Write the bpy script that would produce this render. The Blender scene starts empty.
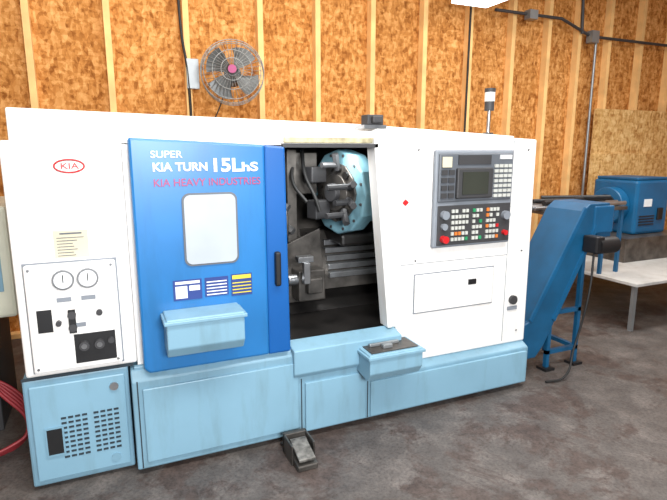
import bpy, bmesh, math, random
from mathutils import Vector, Matrix
random.seed(4)
D=bpy.data; S=bpy.context.scene
try:
    S.view_settings.view_transform='Standard'
    S.view_settings.look='None'
except Exception: pass

# ---------------------------------------------------------------- materials
def lin(c):
    return tuple((x/255/12.92 if x/255<=.04045 else ((x/255+.055)/1.055)**2.4) for x in c)+(1,)
def mat(name,rgb,rough=.5,metal=0,var=.06,scale=6,emit=0,bump=0,coat=0,grime=0):
    m=D.materials.new(name); m.use_nodes=True; nt=m.node_tree; b=nt.nodes['Principled BSDF']
    c=lin(rgb)
    tc=nt.nodes.new('ShaderNodeTexCoord'); n=nt.nodes.new('ShaderNodeTexNoise')
    n.inputs['Scale'].default_value=scale; n.inputs['Detail'].default_value=5
    nt.links.new(tc.outputs['Object'],n.inputs['Vector'])
    r=nt.nodes.new('ShaderNodeValToRGB')
    r.color_ramp.elements[0].position=.3; r.color_ramp.elements[1].position=.7
    r.color_ramp.elements[0].color=tuple(x*(1-var*2) for x in c[:3])+(1,)
    r.color_ramp.elements[1].color=tuple(min(1,x*(1+var)) for x in c[:3])+(1,)
    nt.links.new(n.outputs['Fac'],r.inputs['Fac']); out=r.outputs['Color']
    if grime:
        mp=nt.nodes.new('ShaderNodeMapping'); mp.inputs['Scale'].default_value=(9,9,1.6); nt.links.new(tc.outputs['Object'],mp.inputs['Vector'])
        n2=nt.nodes.new('ShaderNodeTexNoise'); n2.inputs['Scale'].default_value=1; n2.inputs['Detail'].default_value=9; n2.inputs['Roughness'].default_value=.65
        nt.links.new(mp.outputs[0],n2.inputs['Vector'])
        r2=nt.nodes.new('ShaderNodeValToRGB'); g=1-grime
        r2.color_ramp.elements[0].position=.3; r2.color_ramp.elements[0].color=(g,g*.97,g*.93,1)
        r2.color_ramp.elements[1].position=.5; r2.color_ramp.elements[1].color=(1,1,1,1)
        nt.links.new(n2.outputs['Fac'],r2.inputs['Fac'])
        mx=nt.nodes.new('ShaderNodeMix'); mx.data_type='RGBA'; mx.blend_type='MULTIPLY'; mx.inputs['Factor'].default_value=1
        nt.links.new(out,mx.inputs[6]); nt.links.new(r2.outputs['Color'],mx.inputs[7]); out=mx.outputs[2]
    nt.links.new(out,b.inputs['Base Color'])
    b.inputs['Roughness'].default_value=rough; b.inputs['Metallic'].default_value=metal
    if coat: b.inputs['Coat Weight'].default_value=coat
    if emit:
        b.inputs['Emission Color'].default_value=c; b.inputs['Emission Strength'].default_value=emit
    if bump:
        bp=nt.nodes.new('ShaderNodeBump'); bp.inputs['Strength'].default_value=bump
        nt.links.new(n.outputs['Fac'],bp.inputs['Height']); nt.links.new(bp.outputs['Normal'],b.inputs['Normal'])
    return m
def osb(name,dark,mid,light,sc=1):
    m=D.materials.new(name); m.use_nodes=True; nt=m.node_tree; b=nt.nodes['Principled BSDF']
    N=nt.nodes.new; L=nt.links.new
    tc=N('ShaderNodeTexCoord')
    facs=[]
    for rot,s in ((.5,(30,30,12)),(-.9,(14,30,34)),(1.3,(34,34,15)),(.1,(48,48,30))):
        mp=N('ShaderNodeMapping'); mp.inputs['Rotation'].default_value=(0,rot,0)
        mp.inputs['Scale'].default_value=tuple(x*sc for x in s); L(tc.outputs['Object'],mp.inputs['Vector'])
        v=N('ShaderNodeTexVoronoi'); v.inputs['Scale'].default_value=1; v.inputs['Randomness'].default_value=1
        L(mp.outputs[0],v.inputs['Vector'])
        sp=N('ShaderNodeSeparateColor'); L(v.outputs['Color'],sp.inputs[0]); facs.append(sp.outputs[0])
    cur=facs[0]
    for f_ in facs[1:]:
        a=N('ShaderNodeMath'); a.operation='ADD'; L(cur,a.inputs[0]); L(f_,a.inputs[1]); cur=a.outputs[0]
    a3=N('ShaderNodeMath'); a3.operation='DIVIDE'; L(cur,a3.inputs[0]); a3.inputs[1].default_value=4
    r=N('ShaderNodeValToRGB'); cr=r.color_ramp
    cr.elements[0].position=.18; cr.elements[0].color=lin(dark)
    cr.elements[1].position=.85; cr.elements[1].color=lin(light)
    e=cr.elements.new(.47); e.color=lin(mid)
    L(a3.outputs[0],r.inputs['Fac'])
    n=N('ShaderNodeTexNoise'); n.inputs['Scale'].default_value=1.6; n.inputs['Detail'].default_value=4; L(tc.outputs['Object'],n.inputs['Vector'])
    r2=N('ShaderNodeValToRGB'); r2.color_ramp.elements[0].position=.3; r2.color_ramp.elements[0].color=(.86,.81,.74,1)
    r2.color_ramp.elements[1].position=.7; r2.color_ramp.elements[1].color=(1,1,1,1); L(n.outputs['Fac'],r2.inputs['Fac'])
    mx=N('ShaderNodeMix'); mx.data_type='RGBA'; mx.blend_type='MULTIPLY'; mx.inputs['Factor'].default_value=1
    L(r.outputs['Color'],mx.inputs[6]); L(r2.outputs['Color'],mx.inputs[7]); L(mx.outputs[2],b.inputs['Base Color'])
    b.inputs['Roughness'].default_value=.9
    b.inputs['Specular IOR Level'].default_value=.15
    return m
def concrete():
    m=D.materials.new('stained_concrete'); m.use_nodes=True; nt=m.node_tree; b=nt.nodes['Principled BSDF']
    N=nt.nodes.new; L=nt.links.new
    tc=N('ShaderNodeTexCoord')
    def noise(s,d=8,dist=0,rough=.5):
        n=N('ShaderNodeTexNoise'); n.inputs['Scale'].default_value=s; n.inputs['Detail'].default_value=d; n.inputs['Distortion'].default_value=dist
        n.inputs['Roughness'].default_value=rough
        L(tc.outputs['Object'],n.inputs['Vector']); return n.outputs['Fac']
    def ramp(f,stops):
        r=N('ShaderNodeValToRGB'); cr=r.color_ramp
        cr.elements[0].position=stops[0][0]; cr.elements[0].color=stops[0][1]
        cr.elements[1].position=stops[-1][0]; cr.elements[1].color=stops[-1][1]
        for p_,c in stops[1:-1]:
            e=cr.elements.new(p_); e.color=c
        L(f,r.inputs['Fac']); return r.outputs['Color']
    base=ramp(noise(4.5,12,0,.7),[(.3,lin((72,67,65))),(.5,lin((92,87,84))),(.7,lin((116,109,105)))])
    patch=ramp(noise(2.2,13,.4,.72),[(.50,(0,0,0,1)),(.57,(.85,.85,.85,1))])
    dark=ramp(noise(14,8),[(.35,lin((62,51,47))),(.65,lin((84,71,66)))])
    mx=N('ShaderNodeMix'); mx.data_type='RGBA'; L(patch,mx.inputs['Factor']); L(base,mx.inputs[6]); L(dark,mx.inputs[7])
    sp=ramp(noise(60,5,0,.7),[(.35,(.62,.62,.62,1)),(.55,(1,1,1,1))])
    m2=N('ShaderNodeMix'); m2.data_type='RGBA'; m2.blend_type='MULTIPLY'; m2.inputs['Factor'].default_value=1
    L(mx.outputs[2],m2.inputs[6]); L(sp,m2.inputs[7]); L(m2.outputs[2],b.inputs['Base Color'])
    rr=ramp(noise(2.3),[(.3,(.42,.42,.42,1)),(.7,(.65,.65,.65,1))]); L(rr,b.inputs['Roughness'])
    b.inputs['Specular IOR Level'].default_value=.3
    return m
M=dict(
 white=mat('cream_white_paint',(235,233,230),.4,var=.02,scale=2,grime=.07),
 white2=mat('white_paint',(237,236,234),.4,var=.01,grime=.05),
 blue=mat('door_blue_paint',(36,114,178),.35,var=.09,scale=2,grime=.10),
 blue2=mat('deep_blue_paint',(14,88,160),.35,var=.05,scale=2),
 lblue=mat('light_blue_paint',(118,156,176),.45,var=.05,scale=3,grime=.18),
 lblue2=mat('light_blue_panel',(126,166,187),.42,var=.04,scale=3,grime=.13),
 teal=mat('turret_blue',(116,158,172),.4,var=.10,scale=8,grime=.2),
 dark=mat('black_plastic',(22,22,24),.5),
 seam=mat('dark_seam',(40,52,60),.8),
 gray=mat('panel_gray',(128,134,142),.5),
 mgray=mat('panel_mid_gray',(92,97,104),.5),
 dgray=mat('dark_gray',(58,58,60),.55),
 key=mat('key_offwhite',(190,192,186),.5),
 green=mat('key_green',(40,140,90),.5),
 red=mat('red_plastic',(195,30,35),.4),
 redtxt=mat('red_lettering',(156,66,112),.5),
 orange=mat('orange_key',(215,120,50),.5),
 screen=mat('crt_glass',(52,54,46),.15),
 steel=mat('steel',(170,172,175),.3,metal=.9,var=.12,scale=15),
 steeld=mat('dirty_steel',(96,92,88),.4,metal=.6,var=.3,scale=9),
 inner=mat('oily_interior',(74,70,66),.4,metal=.2,var=.4,scale=6),
 innerd=mat('oily_black',(30,28,27),.4,var=.4,scale=6),
 alu=mat('window_glass_film',(176,184,194),.25,var=.06,scale=3),
 stud=mat('pine_stud',(240,194,128),.8,var=.10,scale=5),
 ceil=mat('ceiling_white',(225,222,215),.8),
 cblue=mat('conveyor_blue',(16,80,118),.45,var=.12,scale=5),
 mblue=mat('machine_blue',(14,86,128),.4,var=.1,scale=5),
 beige=mat('beige_enamel',(205,206,188),.45),
 label=mat('label_cream',(210,202,176),.6),
 labw=mat('label_white',(226,228,230),.6),
 laby=mat('label_yellow',(210,192,60),.6),
 labb=mat('label_blue',(34,58,124),.6),
 yel=mat('aged_yellow_plastic',(196,186,150),.5,var=.25,scale=20),
 hose=mat('red_rubber',(140,40,46),.5),
 cable=mat('black_rubber',(25,25,25),.6),
 fang=mat('fan_wire_gray',(140,142,140),.4,metal=.5),
 fanb=mat('fan_blade_gray',(96,98,98),.4,metal=.5),
 galv=mat('galvanised',(150,155,158),.4,metal=.6),
 tread=mat('worn_tread',(120,118,114),.5,metal=.5,var=.3,scale=30),
 tabl=mat('table_gray_white',(184,183,180),.5,var=.08,scale=4,grime=.2),
 lamp=mat('lamp_diffuser',(255,255,255),.5,emit=5),
 clear=mat('beacon_white',(215,218,215),.3),
 osb=osb('osb_board',(142,86,38),(194,133,70),(230,176,112)),
 osb2=osb('osb_board_pale',(172,124,70),(212,170,108),(238,206,150)),
 floor=concrete(),
)
# ---------------------------------------------------------------- helpers
def empty(name,loc=(0,0,0),rot=(0,0,0)):
    e=D.objects.new(name,None); S.collection.objects.link(e); e.location=loc; e.rotation_euler=rot; return e
def finish(name,bm,m,parent=None,bevel=0,smooth=False):
    me=D.meshes.new(name); bmesh.ops.recalc_face_normals(bm,faces=bm.faces); bm.to_mesh(me); bm.free()
    o=D.objects.new(name,me); S.collection.objects.link(o)
    for mm in (m if isinstance(m,(list,tuple)) else [m]): me.materials.append(M[mm] if isinstance(mm,str) else mm)
    if parent: o.parent=parent
    if bevel:
        b=o.modifiers.new('bev','BEVEL'); b.width=bevel; b.segments=2; b.limit_method='ANGLE'
    if smooth:
        for p_ in me.polygons: p_.use_smooth=True
        try: me.set_sharp_from_angle(angle=math.radians(40))
        except Exception: pass
    return o
def addbox(bm,x0,x1,y0,y1,z0,z1,mi=0):
    vs=[bm.verts.new((x,y,z)) for x in (x0,x1) for y in (y0,y1) for z in (z0,z1)]
    for f_ in ((0,1,3,2),(4,6,7,5),(0,4,5,1),(2,3,7,6),(0,2,6,4),(1,5,7,3)):
        bm.faces.new([vs[i] for i in f_]).material_index=mi
def box(name,x0,x1,y0,y1,z0,z1,m,parent=None,bevel=0):
    bm=bmesh.new(); addbox(bm,x0,x1,y0,y1,z0,z1); return finish(name,bm,m,parent,bevel)
def boxes(name,lst,m,parent=None,bevel=0):
    bm=bmesh.new()
    for b in lst: addbox(bm,*b)
    return finish(name,bm,m,parent,bevel)
def prism(name,poly,axis,a0,a1,m,parent=None,bevel=0):
    """poly: 2D points; axis 'y': (x,z) pts; 'x': (y,z) pts; 'z': (x,y) pts"""
    bm=bmesh.new()
    def P(p_,a): return (p_[0],a,p_[1]) if axis=='y' else ((a,p_[0],p_[1]) if axis=='x' else (p_[0],p_[1],a))
    A=[bm.verts.new(P(p_,a0)) for p_ in poly]; B=[bm.verts.new(P(p_,a1)) for p_ in poly]
    bm.faces.new(A); bm.faces.new(B[::-1]); n=len(poly)
    for i in range(n): bm.faces.new((A[i],A[(i+1)%n],B[(i+1)%n],B[i]))
    return finish(name,bm,m,parent,bevel)
def addcyl(bm,p0,p1,r0,r1=None,seg=24,mi=0):
    p0=Vector(p0);p1=Vector(p1); r1=r0 if r1 is None else r1
    d=(p1-p0); q=d.to_track_quat('Z','Y').to_matrix()
    A=[];B=[]
    for i in range(seg):
        a=2*math.pi*i/seg; v=Vector((math.cos(a),math.sin(a),0))
        A.append(bm.verts.new(p0+q@(v*r0))); B.append(bm.verts.new(p1+q@(v*r1)))
    bm.faces.new(A).material_index=mi; bm.faces.new(B[::-1]).material_index=mi
    for i in range(seg): bm.faces.new((A[i],A[(i+1)%seg],B[(i+1)%seg],B[i])).material_index=mi
def cyl(name,p0,p1,r,m,parent=None,r1=None,seg=24,bevel=0):
    bm=bmesh.new(); addcyl(bm,p0,p1,r,r1,seg); return finish(name,bm,m,parent,bevel,smooth=seg>=16)
def cyls(name,lst,m,parent=None,seg=16):
    bm=bmesh.new()
    for c in lst: addcyl(bm,c[0],c[1],c[2],seg=seg)
    return finish(name,bm,m,parent,smooth=True)
def wires(name,lines,r,m,parent=None,cyclic=False,smooth=False):
    cu=D.curves.new(name,'CURVE'); cu.dimensions='3D'; cu.bevel_depth=r; cu.bevel_resolution=2
    for ln in lines:
        if smooth:
            s=cu.splines.new('BEZIER'); s.bezier_points.add(len(ln)-1)
            for bp,p_ in zip(s.bezier_points,ln): bp.co=p_; bp.handle_left_type=bp.handle_right_type='AUTO'
        else:
            s=cu.splines.new('POLY'); s.points.add(len(ln)-1)
            for bp,p_ in zip(s.points,ln): bp.co=(*p_,1)
        s.use_cyclic_u=cyclic
    cu.materials.append(M[m]); o=D.objects.new(name,cu); S.collection.objects.link(o)
    if parent: o.parent=parent
    return o
def text(name,body,x0,x1,z0,h,y,m,parent,ext=.0015,shear=0,bold=.0):
    cu=D.curves.new(name,'FONT'); cu.body=body; cu.size=1; cu.extrude=ext; cu.shear=shear; cu.offset=bold
    cu.materials.append(M[m]); o=D.objects.new(name,cu); S.collection.objects.link(o)
    bpy.context.view_layer.update(); w,hh=o.dimensions.x,o.dimensions.y
    sx=(x1-x0)/max(w,.01); sy=h/max(hh,.01); o.scale=(sx,sy,1)
    o.rotation_euler=(math.pi/2,0,0); o.location=(x0,y,z0); o.parent=parent; return o

# ---------------------------------------------------------------- room
H=3.75
box('floor',-4,8.3,-5,2.55,-.1,0,'floor')
box('wall_back',-4,8.3,2.49,2.55,0,H,'osb')
box('wall_right',8.2,8.3,-5,2.49,0,H,'osb')
box('wall_left',-4.1,-4,-5,2.55,0,H,'osb')
box('ceiling',-4.1,8.3,-5,2.55,H,H+.1,'ceil')
studx=[-3.64,-3.03,-2.43,-1.83,-1.23,-.63,-.03,.565,1.21,1.89,2.47,3.08,3.71,4.31,4.92,5.47,5.97,6.5,7.1,7.7]
boxes('trim_1',[(x-.026,x+.026,2.40,2.489,.04,H-.04) for x in studx],'stud')
boxes('trim_2',[(-4,8.2,2.40,2.489,0,.04),(-4,8.2,2.40,2.489,H-.04,H)],'stud')

# ---------------------------------------------------------------- lathe
La=empty('cnc_lathe')
box('left_cabinet',.04,.52,0,1.3,.57,1.64,'white',La,.012)
box('left_base',.02,.475,0,1.3,.02,.56,'lblue',La,.01)
box('left_base_door',.045,.455,-.014,0,.05,.53,'lblue2',La,.006)
boxes('left_seams',[(.02,.5,-.003,.004,.558,.572)],'seam',La)
box('door_side_post',.521,.62,0,.03,.55,1.63,'white',La)
sl=[]
for r_ in range(9):
    for c_ in range(2):
        for k in range(4):
            x=.165+c_*.14+k*.03; z=.15+r_*.025
            sl.append((x,x+.022,-.017,-.012,z,z+.010))
boxes('vent_slots',sl,'seam',La)
boxes('left_base_handle',[(.1,.165,-.018,-.012,.18,.31)],'dark',La)
boxes('handle_rim',[(.092,.1,-.022,-.012,.172,.318),(.165,.173,-.022,-.012,.172,.318),(.1,.165,-.022,-.012,.31,.318),(.1,.165,-.022,-.012,.172,.18)],'lblue',La)
cyl('base_lock',(.405,-.024,.475),(.405,-.012,.475),.02,'steel',La)
cyl('base_round_cap',(.39,-.02,.10),(.39,-.012,.10),.022,'lblue',La)
box('gauge_panel',.08,.455,-.035,0,.595,1.10,'white2',La,.012)
boxes('gauge_panel_shadow_gap',[(.074,.461,-.004,.0,.589,1.106)],'gray',La)
boxes('recess_black',[(.115,.175,-.038,-.03,.79,.895),(.255,.43,-.038,-.03,.625,.765)],'dark',La)
cyls('recess_knobs',[((.295,-.06,.71),(.295,-.036,.71),.022),((.36,-.06,.71),(.36,-.036,.71),.022),((.41,-.055,.72),(.41,-.036,.72),.014)],'dgray',La)
cyls('recess_knob_caps',[((.295,-.063,.71),(.295,-.058,.71),.012),((.36,-.063,.71),(.36,-.058,.71),.012)],'steel',La)
for i,gx in enumerate((.235,.335)):
    cyl(f'gauge_rim_{i+1}',(gx,-.06,1.03),(gx,-.03,1.03),.045,'steel',La,seg=32)
    cyl(f'gauge_face_{i+1}',(gx,-.063,1.03),(gx,-.058,1.03),.037,'labw',La,seg=32)
    boxes(f'gauge_needle_{i+1}',[(gx-.002,gx+.002,-.066,-.062,1.02,1.055)],'dark',La)
boxes('gauge_labels',[(.2,.26,-.038,-.034,.925,.945),(.3,.36,-.038,-.034,.925,.945),(.27,.31,-.038,-.034,.80,.82)],'gray',La)
cyls('gauge_panel_screws',[((x,-.04,z),(x,-.034,z),.006) for x in (.1,.435) for z in (.62,1.08)],'steel',La)
cyls('cabinet_knob',[((.2,-.06,.83),(.2,-.034,.83),.012),((.255,-.05,.86),(.255,-.034,.86),.018),((.255,-.05,.80),(.255,-.034,.80),.018),((.37,-.05,.86),(.37,-.034,.86),.014)],'dgray',La)
boxes('regulator_block',[(.24,.27,-.045,-.034,.775,.885)],'dark',La)
box('rating_plate',.21,.35,-.006,0,1.12,1.245,'label',La)
boxes('rating_text',[(.222,.222+random.uniform(.06,.115),-.008,-.005,1.13+i*.0135,1.133+i*.0135) for i in range(7)]+[(.235,.325,-.008,-.005,1.228,1.235)],'mgray',La)
def ellring(name,cx,cz,rx,rz,m,y=-.004,t=.005):
    pts=[(cx+rx*math.cos(a),y,cz+rz*math.sin(a)) for a in [i*math.pi/20 for i in range(40)]]
    return wires(name,[pts],t,m,La,cyclic=True)
ellring('logo_oval',.30,1.53,.060,.028,'red',t=.004)
text('logo_text','KIA',.264,.336,1.518,.026,-.004,'red',La,bold=.01)
prism('rear_housing',[(.06,1.62),(.06,1.785),(1.8,1.745),(2.95,1.69),(2.95,1.62)],'y',.14,1.3,'white',La,.01)
box('roof_panel',.52,2.35,0,.2,1.625,1.64,'white',La)
box('rear_cover',.5,2.99,1.27,1.34,.05,1.64,'white',La)
prism('sliding_door',[(.545,.56),(.57,.535),(1.17,.535),(1.17,1.625),(.545,1.655)],'y',-.085,-.02,'blue',La,.012)
prism('sliding_door_edge',[(1.168,.535),(1.29,.535),(1.275,1.615),(1.168,1.625)],'y',-.085,-.02,'blue2',La,.01)
box('door_track',.5,1.3,-.03,0,.5,.56,'lblue',La,.005)
def rrect(cx,cz,w,h,r,n=6):
    pts=[]
    for (sx,sz,a0) in ((1,1,0),(-1,1,90),(-1,-1,180),(1,-1,270)):
        for i in range(n+1):
            a=math.radians(a0+90*i/n); pts.append((cx+sx*(w/2-r)+(r*math.cos(a)),cz+sz*(h/2-r)+(r*math.sin(a))))
    return pts
prism('door_window_gasket',rrect(.892,1.225,.262,.35,.035),'y',-.091,-.083,'mgray',La)
prism('door_window_glass',rrect(.892,1.225,.244,.332,.03),'y',-.094,-.088,'alu',La)
text('door_text_super','SUPER',.635,.775,1.565,.032,-.087,'labw',La,bold=.01)
text('door_text_name','KIA TURN',.64,.885,1.505,.04,-.087,'labw',La,bold=.03)
text('door_text_number','15L',.90,1.035,1.50,.065,-.087,'labw',La,bold=.03)
text('door_text_suffix','hS',1.05,1.13,1.50,.045,-.087,'labw',La,bold=.03)
text('door_text_maker','KIA HEAVY INDUSTRIES',.64,1.14,1.435,.035,-.087,'redtxt',La,bold=.01)
boxes('door_label_blue',[(.70,.835,-.0885,-.084,.885,.985),(.85,.965,-.0885,-.084,.89,.985),(.98,1.085,-.0885,-.084,.88,.99)],'labb',La)
boxes('door_label_white',[(.71,.765,-.090,-.0875,.895,.955),(.71,.825,-.090,-.0875,.965,.978),(.775,.825,-.090,-.0875,.93,.955)]+[(.858,.957,-.090,-.0875,.897+i*.016,.902+i*.016) for i in range(5)],'labw',La)
boxes('door_label_yellow',[(.985,1.08,-.090,-.0875,.965,.985)]+[(.985,1.08,-.090,-.0875,.892+i*.017,.897+i*.017) for i in range(4)],'laby',La)
boxes('door_handle',[(1.205,1.235,-.12,-.083,.91,1.09)],'dark',La,.01)
def hopper(name,x0,x1,y0,y1,z0,z1):
    prism(name,[(y1,z0+.02),(y1,z1),(y0,z1-.005),(y0,z0+.05),(y0+.035,z0)],'x',x0,x1,'lblue2',La,.006)
    box(name+'_lip',x0-.012,x1+.012,y0-.012,y1,z1-.03,z1-.012,'lblue2',La,.004)
hopper('door_box',.645,1.005,-.24,-.085,.65,.845)
hopper('front_tray',1.69,2.03,-.24,-.05,.335,.5)
box('front_tray_inside',1.71,2.01,-.22,-.07,.498,.503,'steeld',La)
boxes('front_tray_tools',[(1.74,1.93,-.14,-.12,.503,.52),(1.8,1.86,-.19,-.16,.503,.525)],'galv',La,.004)
# base
BY=-.07
prism('main_base',[(BY,.03),(BY,.27),(BY,.285),(0,.32),(0,.5),(1.3,.5),(1.3,.03)],'x',.485,2.995,'lblue',La,.008)
prism('base_left_body',[(BY-.004,.035),(BY-.004,.50),(-.03,.545),(.2,.545),(.2,.035)],'x',.483,1.98,'lblue',La,.006)
box('base_panel_left',.53,1.33,BY-.016,BY,.07,.46,'lblue2',La,.005)
box('base_panel_middle',1.37,1.745,BY-.018,BY,.045,.335,'lblue2',La,.005)
box('base_panel_right',1.78,2.97,BY-.016,BY,.045,.265,'lblue2',La,.005)
boxes('base_panel_joints',[(1.347,1.353,BY-.006,BY,.04,.36),(1.76,1.766,BY-.006,BY,.04,.33),(.505,.511,BY-.006,BY,.04,.5)],'seam',La)
prism('base_apron',[(.02,.36),(BY-.01,.37),(BY-.035,.40),(BY-.035,.535),(.02,.56)],'x',1.30,1.97,'lblue2',La,.006)
boxes('base_feet',[(.1,.2,.05,.15,0,.03),(.7,.82,.0,.1,0,.035),(2.1,2.2,.0,.1,0,.035),(2.85,2.95,.0,.1,0,.035),(.1,.2,1.1,1.2,0,.03),(2.85,2.95,1.1,1.2,0,.035),(1.4,1.5,.0,.1,0,.035)],'dgray',La)
# right white front
prism('right_front',[(1.83,1.715),(2.99,1.665),(3.0,.315),(1.98,.315),(1.98,.55),(1.93,.56)],'y',-.02,.03,'white',La,.01)
prism('opening_jamb',[(1.80,1.70),(1.835,1.715),(1.945,.56),(1.915,.56)],'y',-.035,.06,'white2',La,.004)
prism('right_cabinet',[(2.4,.5),(2.4,1.66),(2.985,1.655),(2.985,.5)],'y',.03,1.27,'white',La,.01)
box('right_end',2.96,3.0,0,1.27,.32,1.655,'white',La)
box('opening_header',1.28,1.83,-.015,.05,1.625,1.70,'white',La,.004)
box('opening_header_light',1.29,1.80,-.03,-.012,1.635,1.665,'yel',La,.004)
box('opening_header_rail',1.28,1.83,-.035,-.01,1.612,1.632,'dgray',La)
boxes('top_sensor',[(1.78,1.88,.0,.08,1.735,1.79),(1.80,1.86,-.03,.02,1.745,1.78)],'dgray',La,.005)
boxes('top_sensor_base',[(1.76,1.90,.0,.1,1.715,1.735)],'steel',La)
# interior
box('inner_back',.55,2.4,1.1,1.12,.5,1.62,'inner',La)
box('inner_right',2.36,2.4,.03,1.1,.5,1.62,'inner',La)
box('inner_left',1.1,1.12,.03,1.1,.5,1.62,'inner',La)
prism('inner_chute',[(.03,.545),(.45,.56),(1.1,1.05),(1.1,.545)],'x',1.12,2.36,'innerd',La)
prism('slant_bed',[(.55,.60),(.62,.58),(1.1,1.30),(1.1,1.45)],'x',1.12,2.36,'inner',La)
bm=bmesh.new()
for i in range(5):
    z=.78+i*.045; y=.42+i*.05
    addbox(bm,1.74+i*.01,2.14,y,y+.06,z,z+.035)
finish('way_cover_slats',bm,'steel',La,.003)
prism('way_cover',[(.46,.70),(.46,.80),(.72,1.05),(.85,1.05),(.7,.7)],'x',1.68,2.3,'steeld',La)
box('inner_post',1.50,1.56,.55,.62,.6,1.6,'steeld',La)
box('inner_plate_1',1.35,1.72,.60,.63,1.32,1.58,'steeld',La)
prism('inner_plate_2',[(1.40,.62),(1.74,.62),(1.70,1.1),(1.45,1.0)],'y',.50,.52,'steeld',La,.004)
boxes('tailstock',[(1.50,1.68,.36,.50,.66,.86),(1.54,1.64,.30,.36,.72,.82)],'steeld',La,.01)
cyl('tailstock_quill',(1.44,.40,.80),(1.52,.40,.80),.035,'steel',La)
boxes('tool_block_shiny',[(1.47,1.57,.28,.34,.93,.965),(1.50,1.54,.26,.30,.80,.93)],'steel',La,.004)
cyl('spindle_nose',(1.12,.55,1.15),(1.34,.55,1.15),.15,'steeld',La,seg=32)
cyl('chuck_body',(1.34,.55,1.15),(1.46,.55,1.15),.14,'steeld',La,seg=32,bevel=.008)
bm=bmesh.new()
for k in range(3):
    a=math.radians(90+120*k); c,s_=math.cos(a),math.sin(a)
    addcyl(bm,(1.46,.55+c*.04,1.15+s_*.04),(1.50,.55+c*.11,1.15+s_*.11),.025,seg=6)
finish('chuck_jaws',bm,'steel',La)
Tu=empty('turret',(1.86,.45,1.335),(0,0,math.radians(15))); Tu.parent=La
cyl('turret_disc',(-.07,0,0),(.05,0,0),.27,'teal',Tu,seg=12,bevel=.012)
cyl('turret_neck',(.05,0,0),(.14,0,0),.25,'teal',Tu,seg=12,r1=.21)
box('turret_housing',.14,.42,-.12,.33,-.2,.2,'teal',Tu,.04)
cyl('turret_face',(-.085,0,0),(-.065,0,0),.19,'steeld',Tu,seg=12,bevel=.005)
cyl('turret_ring',(-.095,0,0),(-.08,0,0),.12,'steeld',Tu,seg=24,bevel=.005)
cyl('turret_hub',(-.13,0,0),(-.09,0,0),.06,'dgray',Tu,seg=24,bevel=.006)
bm=bmesh.new(); bmd=bmesh.new()
for k in range(12):
    a=2*math.pi*(k+.5)/12; c,s_=math.cos(a),math.sin(a)
    rr=.155
    addcyl(bm,(-.10,c*rr,s_*rr),(-.08,c*rr,s_*rr),.024,seg=12)
    addcyl(bmd,(-.075,c*.236,s_*.236),(-.065,c*.236,s_*.236),.010,seg=8)
    if k in (3,5,6,7):
        addcyl(bmd,(-.10,c*.15,s_*.15),(-.14,c*.25,s_*.25),.022,seg=6)
        addcyl(bmd,(-.11,c*.18,s_*.18),(-.23-.03*(k%3),c*.18,s_*.18),.018,seg=8)
finish('turret_sockets',bm,'innerd',Tu); finish('turret_tools',bmd,'dgray',Tu)
boxes('tool_holders',[(-.21,-.09,.04,.14,-.17,-.05),(-.21,-.09,.08,.17,.06,.16)],'dgray',Tu,.008)
boxes('turret_saddle',[(1.82,2.3,.42,.85,.98,1.06)],'innerd',La,.02)
wires('coolant_hoses',[[(1.62,.6,1.6),(1.6,.5,1.45),(1.64,.42,1.3),(1.66,.4,1.22)],[(1.56,.6,1.55),(1.52,.5,1.4),(1.58,.42,1.28)]],.012,'cable',La,smooth=True)
# control panel
box('control_frame',2.20,2.785,-.05,-.02,1.02,1.60,'gray',La,.012)
box('control_upper',2.22,2.765,-.062,-.045,1.295,1.58,'mgray',La,.008)
box('screen_bezel',2.335,2.60,-.085,-.06,1.315,1.495,'dgray',La,.008)
box('screen_glass',2.37,2.56,-.090,-.083,1.34,1.472,'screen',La)
box('maker_strip',2.35,2.59,-.069,-.06,1.515,1.57,'dgray',La)
boxes('upper_left_keys',[(2.235+i*.05,2.275+i*.05,-.070,-.06,1.32+j*.045,1.35+j*.045) for i in range(2) for j in range(4)],'dgray',La)
boxes('mdi_keys',[(2.62+i*.035,2.646+i*.035,-.072,-.06,1.315+j*.03,1.334+j*.03) for i in range(4) for j in range(7)],'key',La)
box('maker_badge',2.66,2.75,-.068,-.06,1.545,1.57,'labw',La)
box('control_lower',2.225,2.77,-.058,-.048,1.035,1.275,'dgray',La,.004)
ks=[];kg=[];ko=[];kr=[]
for j in range(6):
    for i in range(14):
        x=2.32+i*.026; z=1.06+j*.034
        if random.random()<.08 or (i in (5,9)): continue
        t_=(x,x+.018,-.066,-.057,z,z+.02)
        r_=random.random(); (ks if r_<.78 else kg if r_<.88 else ko if r_<.94 else kr).append(t_)
boxes('operation_keys',ks,'key',La); boxes('operation_keys_green',kg,'green',La); boxes('operation_keys_orange',ko,'orange',La); boxes('operation_keys_red',kr,'red',La)
cyls('control_dials',[((2.265,-.085,1.22),(2.265,-.055,1.22),.026),((2.265,-.08,1.15),(2.265,-.055,1.15),.02),((2.725,-.085,1.2),(2.725,-.055,1.2),.027)],'gray',La)
cyls('emergency_stop',[((2.265,-.095,1.075),(2.265,-.055,1.075),.022),((2.725,-.085,1.09),(2.725,-.055,1.09),.016)],'red',La)
box('memo_card',2.235,2.30,-.073,-.066,1.50,1.56,'label',La)
box('access_cover',2.10,2.69,-.032,-.018,.625,.86,'white2',La,.006)
boxes('access_cover_gap',[(2.093,2.697,-.0225,-.019,.618,.867)],'gray',La)
box('access_cover_latch',2.49,2.55,-.04,-.03,.765,.80,'dark',La,.003)
cyl('panel_latch',(2.87,-.04,.62),(2.87,-.018,.62),.03,'dgray',La); box('panel_latch_plate',2.83,2.91,-.028,-.018,.55,.575,'gray',La)
prism('red_diamond_sticker',[(2.0,1.30),(2.022,1.32),(2.044,1.30),(2.022,1.28)],'y',-.024,-.018,'red',La)
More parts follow.
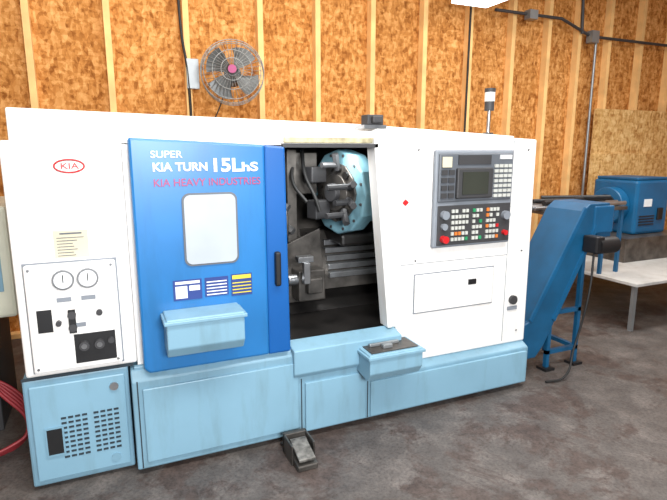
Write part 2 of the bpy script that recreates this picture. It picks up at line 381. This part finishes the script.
cyls('panel_screws',[((x,-.026,z),(x,-.018,z),.006) for x in (2.1,2.92) for z in (.4,.95,1.6)],'steel',La)
boxes('right_seam',[(2.80,2.803,-.0225,-.018,.34,1.66),(2.0,2.8,-.0225,-.018,.93,.933)],'gray',La)
cyl('beacon_pole',(2.86,.3,1.68),(2.86,.3,1.90),.012,'steel',La); cyl('beacon_base',(2.86,.3,1.68),(2.86,.3,1.715),.035,'dgray',La)
cyl('beacon_collar',(2.86,.3,1.86),(2.86,.3,1.92),.032,'dgray',La)
cyl('beacon_lens',(2.86,.3,1.92),(2.86,.3,1.98),.034,'clear',La); cyl('beacon_cap',(2.86,.3,1.98),(2.86,.3,2.005),.036,'dgray',La)

# ---------------------------------------------------------------- foot pedal
Fp=empty('foot_pedal',(0.02,0,0))
prism('pedal_base',[(-.37,.0),(-.37,.03),(-.18,.05),(-.18,.0)],'x',1.20,1.31,'steeld',Fp,.006)
prism('pedal_tread',[(-.36,.045),(-.36,.06),(-.21,.10),(-.21,.085)],'x',1.21,1.30,'tread',Fp,.004)
boxes('pedal_guard',[(1.19,1.20,-.30,-.16,0,.11),(1.31,1.32,-.30,-.16,0,.11),(1.19,1.32,-.18,-.15,0,.11)],'steeld',Fp,.004)
wires('pedal_cord',[[(1.25,-.15,.02),(1.22,-.12,.012),(1.2,-.09,.012)]],.008,'cable',Fp,smooth=True)

# ---------------------------------------------------------------- chip conveyor
Cc=empty('chip_conveyor')
prism('incline_body',[(3.02,.12),(3.02,.36),(3.12,.40),(3.55,1.17),(3.62,1.22),(3.82,1.22),(3.82,1.06),(3.70,1.0),(3.27,.20),(3.2,.12)],'y',.06,.40,'cblue',Cc,.008)
prism('incline_flange',[(3.33,.40),(3.35,.38),(3.70,1.04),(3.68,1.07)],'y',.045,.06,'mblue',Cc)
prism('incline_flange_2',[(3.11,.42),(3.13,.40),(3.57,1.17),(3.55,1.20)],'y',.045,.06,'mblue',Cc)
boxes('discharge_hood',[(3.66,3.86,.05,.41,1.0,1.20)],'mblue',Cc,.01)
boxes('hood_spout',[(3.74,3.88,.08,.38,.88,1.02)],'cblue',Cc,.006)
cyl('drive_motor',(3.60,-.03,.93),(3.78,-.03,.93),.06,'dark',Cc); boxes('gearbox',[(3.56,3.64,-.07,.05,.88,1.0)],'dark',Cc,.01)
boxes('support_legs',[(3.32,3.35,.07,.10,.0,.42),(3.32,3.35,.35,.38,.0,.42),(3.60,3.63,.07,.10,0,.9),(3.60,3.63,.35,.38,0,.9),(3.32,3.63,.07,.10,.12,.15),(3.32,3.63,.35,.38,.12,.15),(3.60,3.63,.10,.35,.12,.15),(3.32,3.63,.07,.10,.42,.45)],'cblue',Cc)
boxes('caster_plates',[(3.57,3.66,.04,.13,0,.02),(3.29,3.38,.04,.13,0,.02)],'dark',Cc)
wires('conveyor_cable',[[(3.60,-.02,.90),(3.54,-.06,.6),(3.44,-.06,.2),(3.30,-.12,.03),(3.15,-.10,.012)]],.008,'cable',Cc,smooth=True)

# ---------------------------------------------------------------- bench & machine right
Wt=empty('work_table')
boxes('table_top',[(4.62,6.5,.35,1.9,.42,.45)],'tabl',Wt,.005)
boxes('table_legs',[(x,x+.035,y,y+.035,0,.42) for x in (4.66,5.6,6.42) for y in (.39,1.8)],'galv',Wt)
Bm=empty('bench_grinding_machine')
box('machine_body',5.60,6.12,1.15,1.7,.70,1.28,'mblue',Bm,.03)
cyl('machine_drum',(5.60,1.42,1.0),(5.48,1.42,1.0),.2,'mblue',Bm,seg=32,bevel=.01)
cyl('machine_drum_face',(5.48,1.42,1.0),(5.46,1.42,1.0),.12,'dark',Bm,seg=32)
boxes('machine_stand',[(5.30,6.3,1.0,1.8,.45,.70)],'steeld',Bm,.005)
box('machine_plate',5.72,5.84,1.144,1.15,1.0,1.08,'labw',Bm)
box('machine_switch',5.94,6.02,1.13,1.15,.85,.98,'dark',Bm,.005)
box('machine_lid',5.62,6.10,1.17,1.68,1.28,1.31,'cblue',Bm,.01)
boxes('machine_vent',[(5.66,5.9,1.143,1.15,.80+i*.03,.812+i*.03) for i in range(4)],'dark',Bm)
Rk=empty('bar_stock_rack')
boxes('rack_posts',[(x,x+.03,y,y+.03,.45,1.05) for x in (4.64,4.86) for y in (.75,1.2)],'cblue',Rk)
boxes('rack_rails',[(3.88,4.92,.74,.78,1.05,1.08),(3.88,4.92,1.18,1.23,1.05,1.08)]+[(3.9+i*.16,3.92+i*.16,.76,1.2,1.05,1.08) for i in range(7)],'steeld',Rk)
cyls('rack_bars',[((3.8+random.uniform(-.1,.1),.8+i*.05,1.10),(4.85+random.uniform(-.1,.2),.8+i*.05,1.10),.018) for i in range(8)],'steel',Rk)
cyls('rack_bars_dark',[((3.95,.82,1.14),(4.7,.95,1.15),.022),((4.0,1.0,1.14),(4.8,.9,1.14),.02),((4.2,1.1,1.16),(4.75,.8,1.17),.018)],'dark',Rk)

# ---------------------------------------------------------------- wall things
Ob=empty('osb_sheet_stack')
box('sheet_1',6.3,7.9,2.34,2.38,.0,2.12,'osb2',Ob); box('sheet_2',6.25,7.6,2.30,2.338,.0,1.55,'osb2',Ob)
Fan=empty('wall_fan',(1.54,2.10,2.26),(math.radians(-8),0,math.radians(-14)))
R=.27
rings=[[(r_*math.cos(a),y,r_*math.sin(a)) for a in [i*math.pi/24 for i in range(48)]] for r_,y in ((R,0),(R,-.05),(R,.05),(R*.9,-.075),(R*.62,-.10),(R*.35,-.115))]
wires('guard_rings',rings,.0035,'fang',Fan,cyclic=True)
wires('guard_wires',[[(.05*math.cos(a),-.118,.05*math.sin(a)),(R*.35*math.cos(a),-.115,R*.35*math.sin(a)),(R*.62*math.cos(a),-.10,R*.62*math.sin(a)),(R*.9*math.cos(a),-.075,R*.9*math.sin(a)),(R*math.cos(a),-.04,R*math.sin(a)),(R*math.cos(a),.05,R*math.sin(a)),(.1*math.cos(a),.10,.1*math.sin(a))] for a in [i*2*math.pi/36 for i in range(36)]],.0016,'fang',Fan)
cyl('guard_badge',(0,-.125,0),(0,-.113,0),.036,'redtxt',Fan); cyl('motor_housing',(0,.03,0),(0,.2,0),.075,'dgray',Fan,bevel=.01)
cyl('hub',(0,-.05,0),(0,.03,0),.04,'dgray',Fan)
bm=bmesh.new()
for k in range(4):
    a0=k*math.pi/2+.4; prev=None
    for j in range(7):
        t_=j/6; a=a0+t_*1.05; yy=-.045+.07*t_
        i_=bm.verts.new((.035*math.cos(a),yy,.035*math.sin(a)))
        m_=bm.verts.new((.15*math.cos(a),yy,.15*math.sin(a)))
        rr=.24*(1-.18*abs(t_-.45)**1.5); o_=bm.verts.new((rr*math.cos(a+.1),yy,rr*math.sin(a+.1)))
        if prev: bm.faces.new((prev[0],prev[1],m_,i_)); bm.faces.new((prev[1],prev[2],o_,m_))
        prev=(i_,m_,o_)
finish('blades',bm,'fanb',Fan)
wires('bracket_arm',[[(0,.18,-.02),(-.08,.26,-.04),(-.22,.30,-.02)]],.015,'dgray',Fan)
wires('fan_cord',[[(-.05,.2,-.05),(-.15,.22,-.3),(-.28,.25,-.55),(-.30,.26,-.9)]],.006,'cable',Fan,smooth=True)
Fb=empty('fan_wall_bracket')
boxes('bracket_plate',[(1.19,1.30,2.37,2.40,2.14,2.40)],'galv',Fb,.004)
Cb=empty('wall_cable')
wires('cable_run',[[(1.16,2.39,3.7),(1.165,2.385,2.6),(1.2,2.38,2.3),(1.19,2.385,.02)],[(4.28,2.38,3.7),(4.27,2.38,2.2),(4.25,2.38,.02)]],.012,'cable',Cb,smooth=True)
Cd=empty('electrical_conduit')
wires('conduit_run',[[(4.6,2.36,3.14),(5.6,2.36,3.14),(6.1,2.36,2.98),(8.1,2.36,2.98)],[(5.9,2.36,3.7),(5.95,2.36,3.0)]],.018,'dgray',Cd)
boxes('junction_box',[(6.06,6.18,2.3,2.39,2.90,3.04),(5.05,5.17,2.3,2.39,3.08,3.18)],'galv',Cd)
cyl('conduit_drop',(6.2,2.36,2.98),(6.2,2.36,0),.016,'galv',Cd)
Lf=empty('ceiling_light')
box('fixture_housing',3.8,4.3,.9,2.15,3.12,3.22,'white2',Lf,.01); box('fixture_diffuser',3.83,4.27,.93,2.12,3.07,3.12,'lamp',Lf)
cyls('fixture_rods',[((4.0,1.1,3.22),(4.0,1.1,H),.008),((4.0,2.0,3.22),(4.0,2.0,H),.008)],'galv',Lf)

# ---------------------------------------------------------------- left machine & hoses
Lm=empty('beige_machine_cabinet')
box('cabinet_body',-1.0,-.05,.6,1.3,.70,1.31,'beige',Lm,.02); box('cabinet_stand',-.95,-.2,.7,1.25,.0,.70,'dgray',Lm,.01)
box('cabinet_panel',-.30,-.10,.59,.6,.85,1.15,'lblue',Lm,.004)
Ho=empty('red_air_hose')
hl=[]
for i in range(5):
    o=i*.035
    hl.append([(-.5,.55-o,.35+o),(-.3,.5-o,.42+o*.8),(-.12,.5-o,.35),(-.03,.48-o,.15),(-.1,.45-o,.02+.02*i),(-.4,.4-o,.014+.015*i)])
wires('hose_coil',hl,.009,'hose',Ho,smooth=True)

# ---------------------------------------------------------------- lights
def area(name,loc,size,power,rot=(0,0,0),col=(1,1,1)):
    l=D.lights.new(name,'AREA'); l.shape='RECTANGLE'; l.size=size[0]; l.size_y=size[1]; l.energy=power; l.color=col
    o=D.objects.new(name,l); o.location=loc; o.rotation_euler=rot; S.collection.objects.link(o); return o
area('fluorescent_light_a',(1.5,-1.6,3.5),(3.5,.5),120,(math.radians(12),0,0),(1,.99,.97))
area('fluorescent_light_b',(4.8,.2,3.5),(2.5,.5),110,(0,0,0),(1,.98,.95))
area('fluorescent_light_c',(1.5,1.4,3.5),(3.5,.4),45,(0,0,0),(1,.98,.94))
area('front_fill_light',(.9,-4.2,2.1),(1.4,.8),225,(math.radians(79),0,math.radians(-10)),(.98,.99,1))  # added fill from behind the camera, lifts the white machine front
area('lathe_work_light',(1.65,.25,1.6),(.4,.1),5,(0,0,0),(1,1,.98))
W=D.worlds.new('room_world'); S.world=W; W.use_nodes=True
bg=W.node_tree.nodes['Background']; bg.inputs[0].default_value=(.9,.95,1,1); bg.inputs[1].default_value=.42

# ---------------------------------------------------------------- camera
p=math.radians(10.9);yaw=math.radians(23.8)
fh=Vector((math.sin(yaw),math.cos(yaw),0));r=Vector((math.cos(yaw),-math.sin(yaw),0))
fwd=fh*math.cos(p)+Vector((0,0,-math.sin(p)));up=fh*math.sin(p)+Vector((0,0,math.cos(p)))
cam=D.cameras.new('camera'); co=D.objects.new('camera',cam); S.collection.objects.link(co); S.camera=co
cam.sensor_width=36; cam.lens=520*36/667
mt=Matrix((( r.x,up.x,-fwd.x,.43),(r.y,up.y,-fwd.y,-2.6),(r.z,up.z,-fwd.z,1.6),(0,0,0,1)))
co.matrix_world=mt
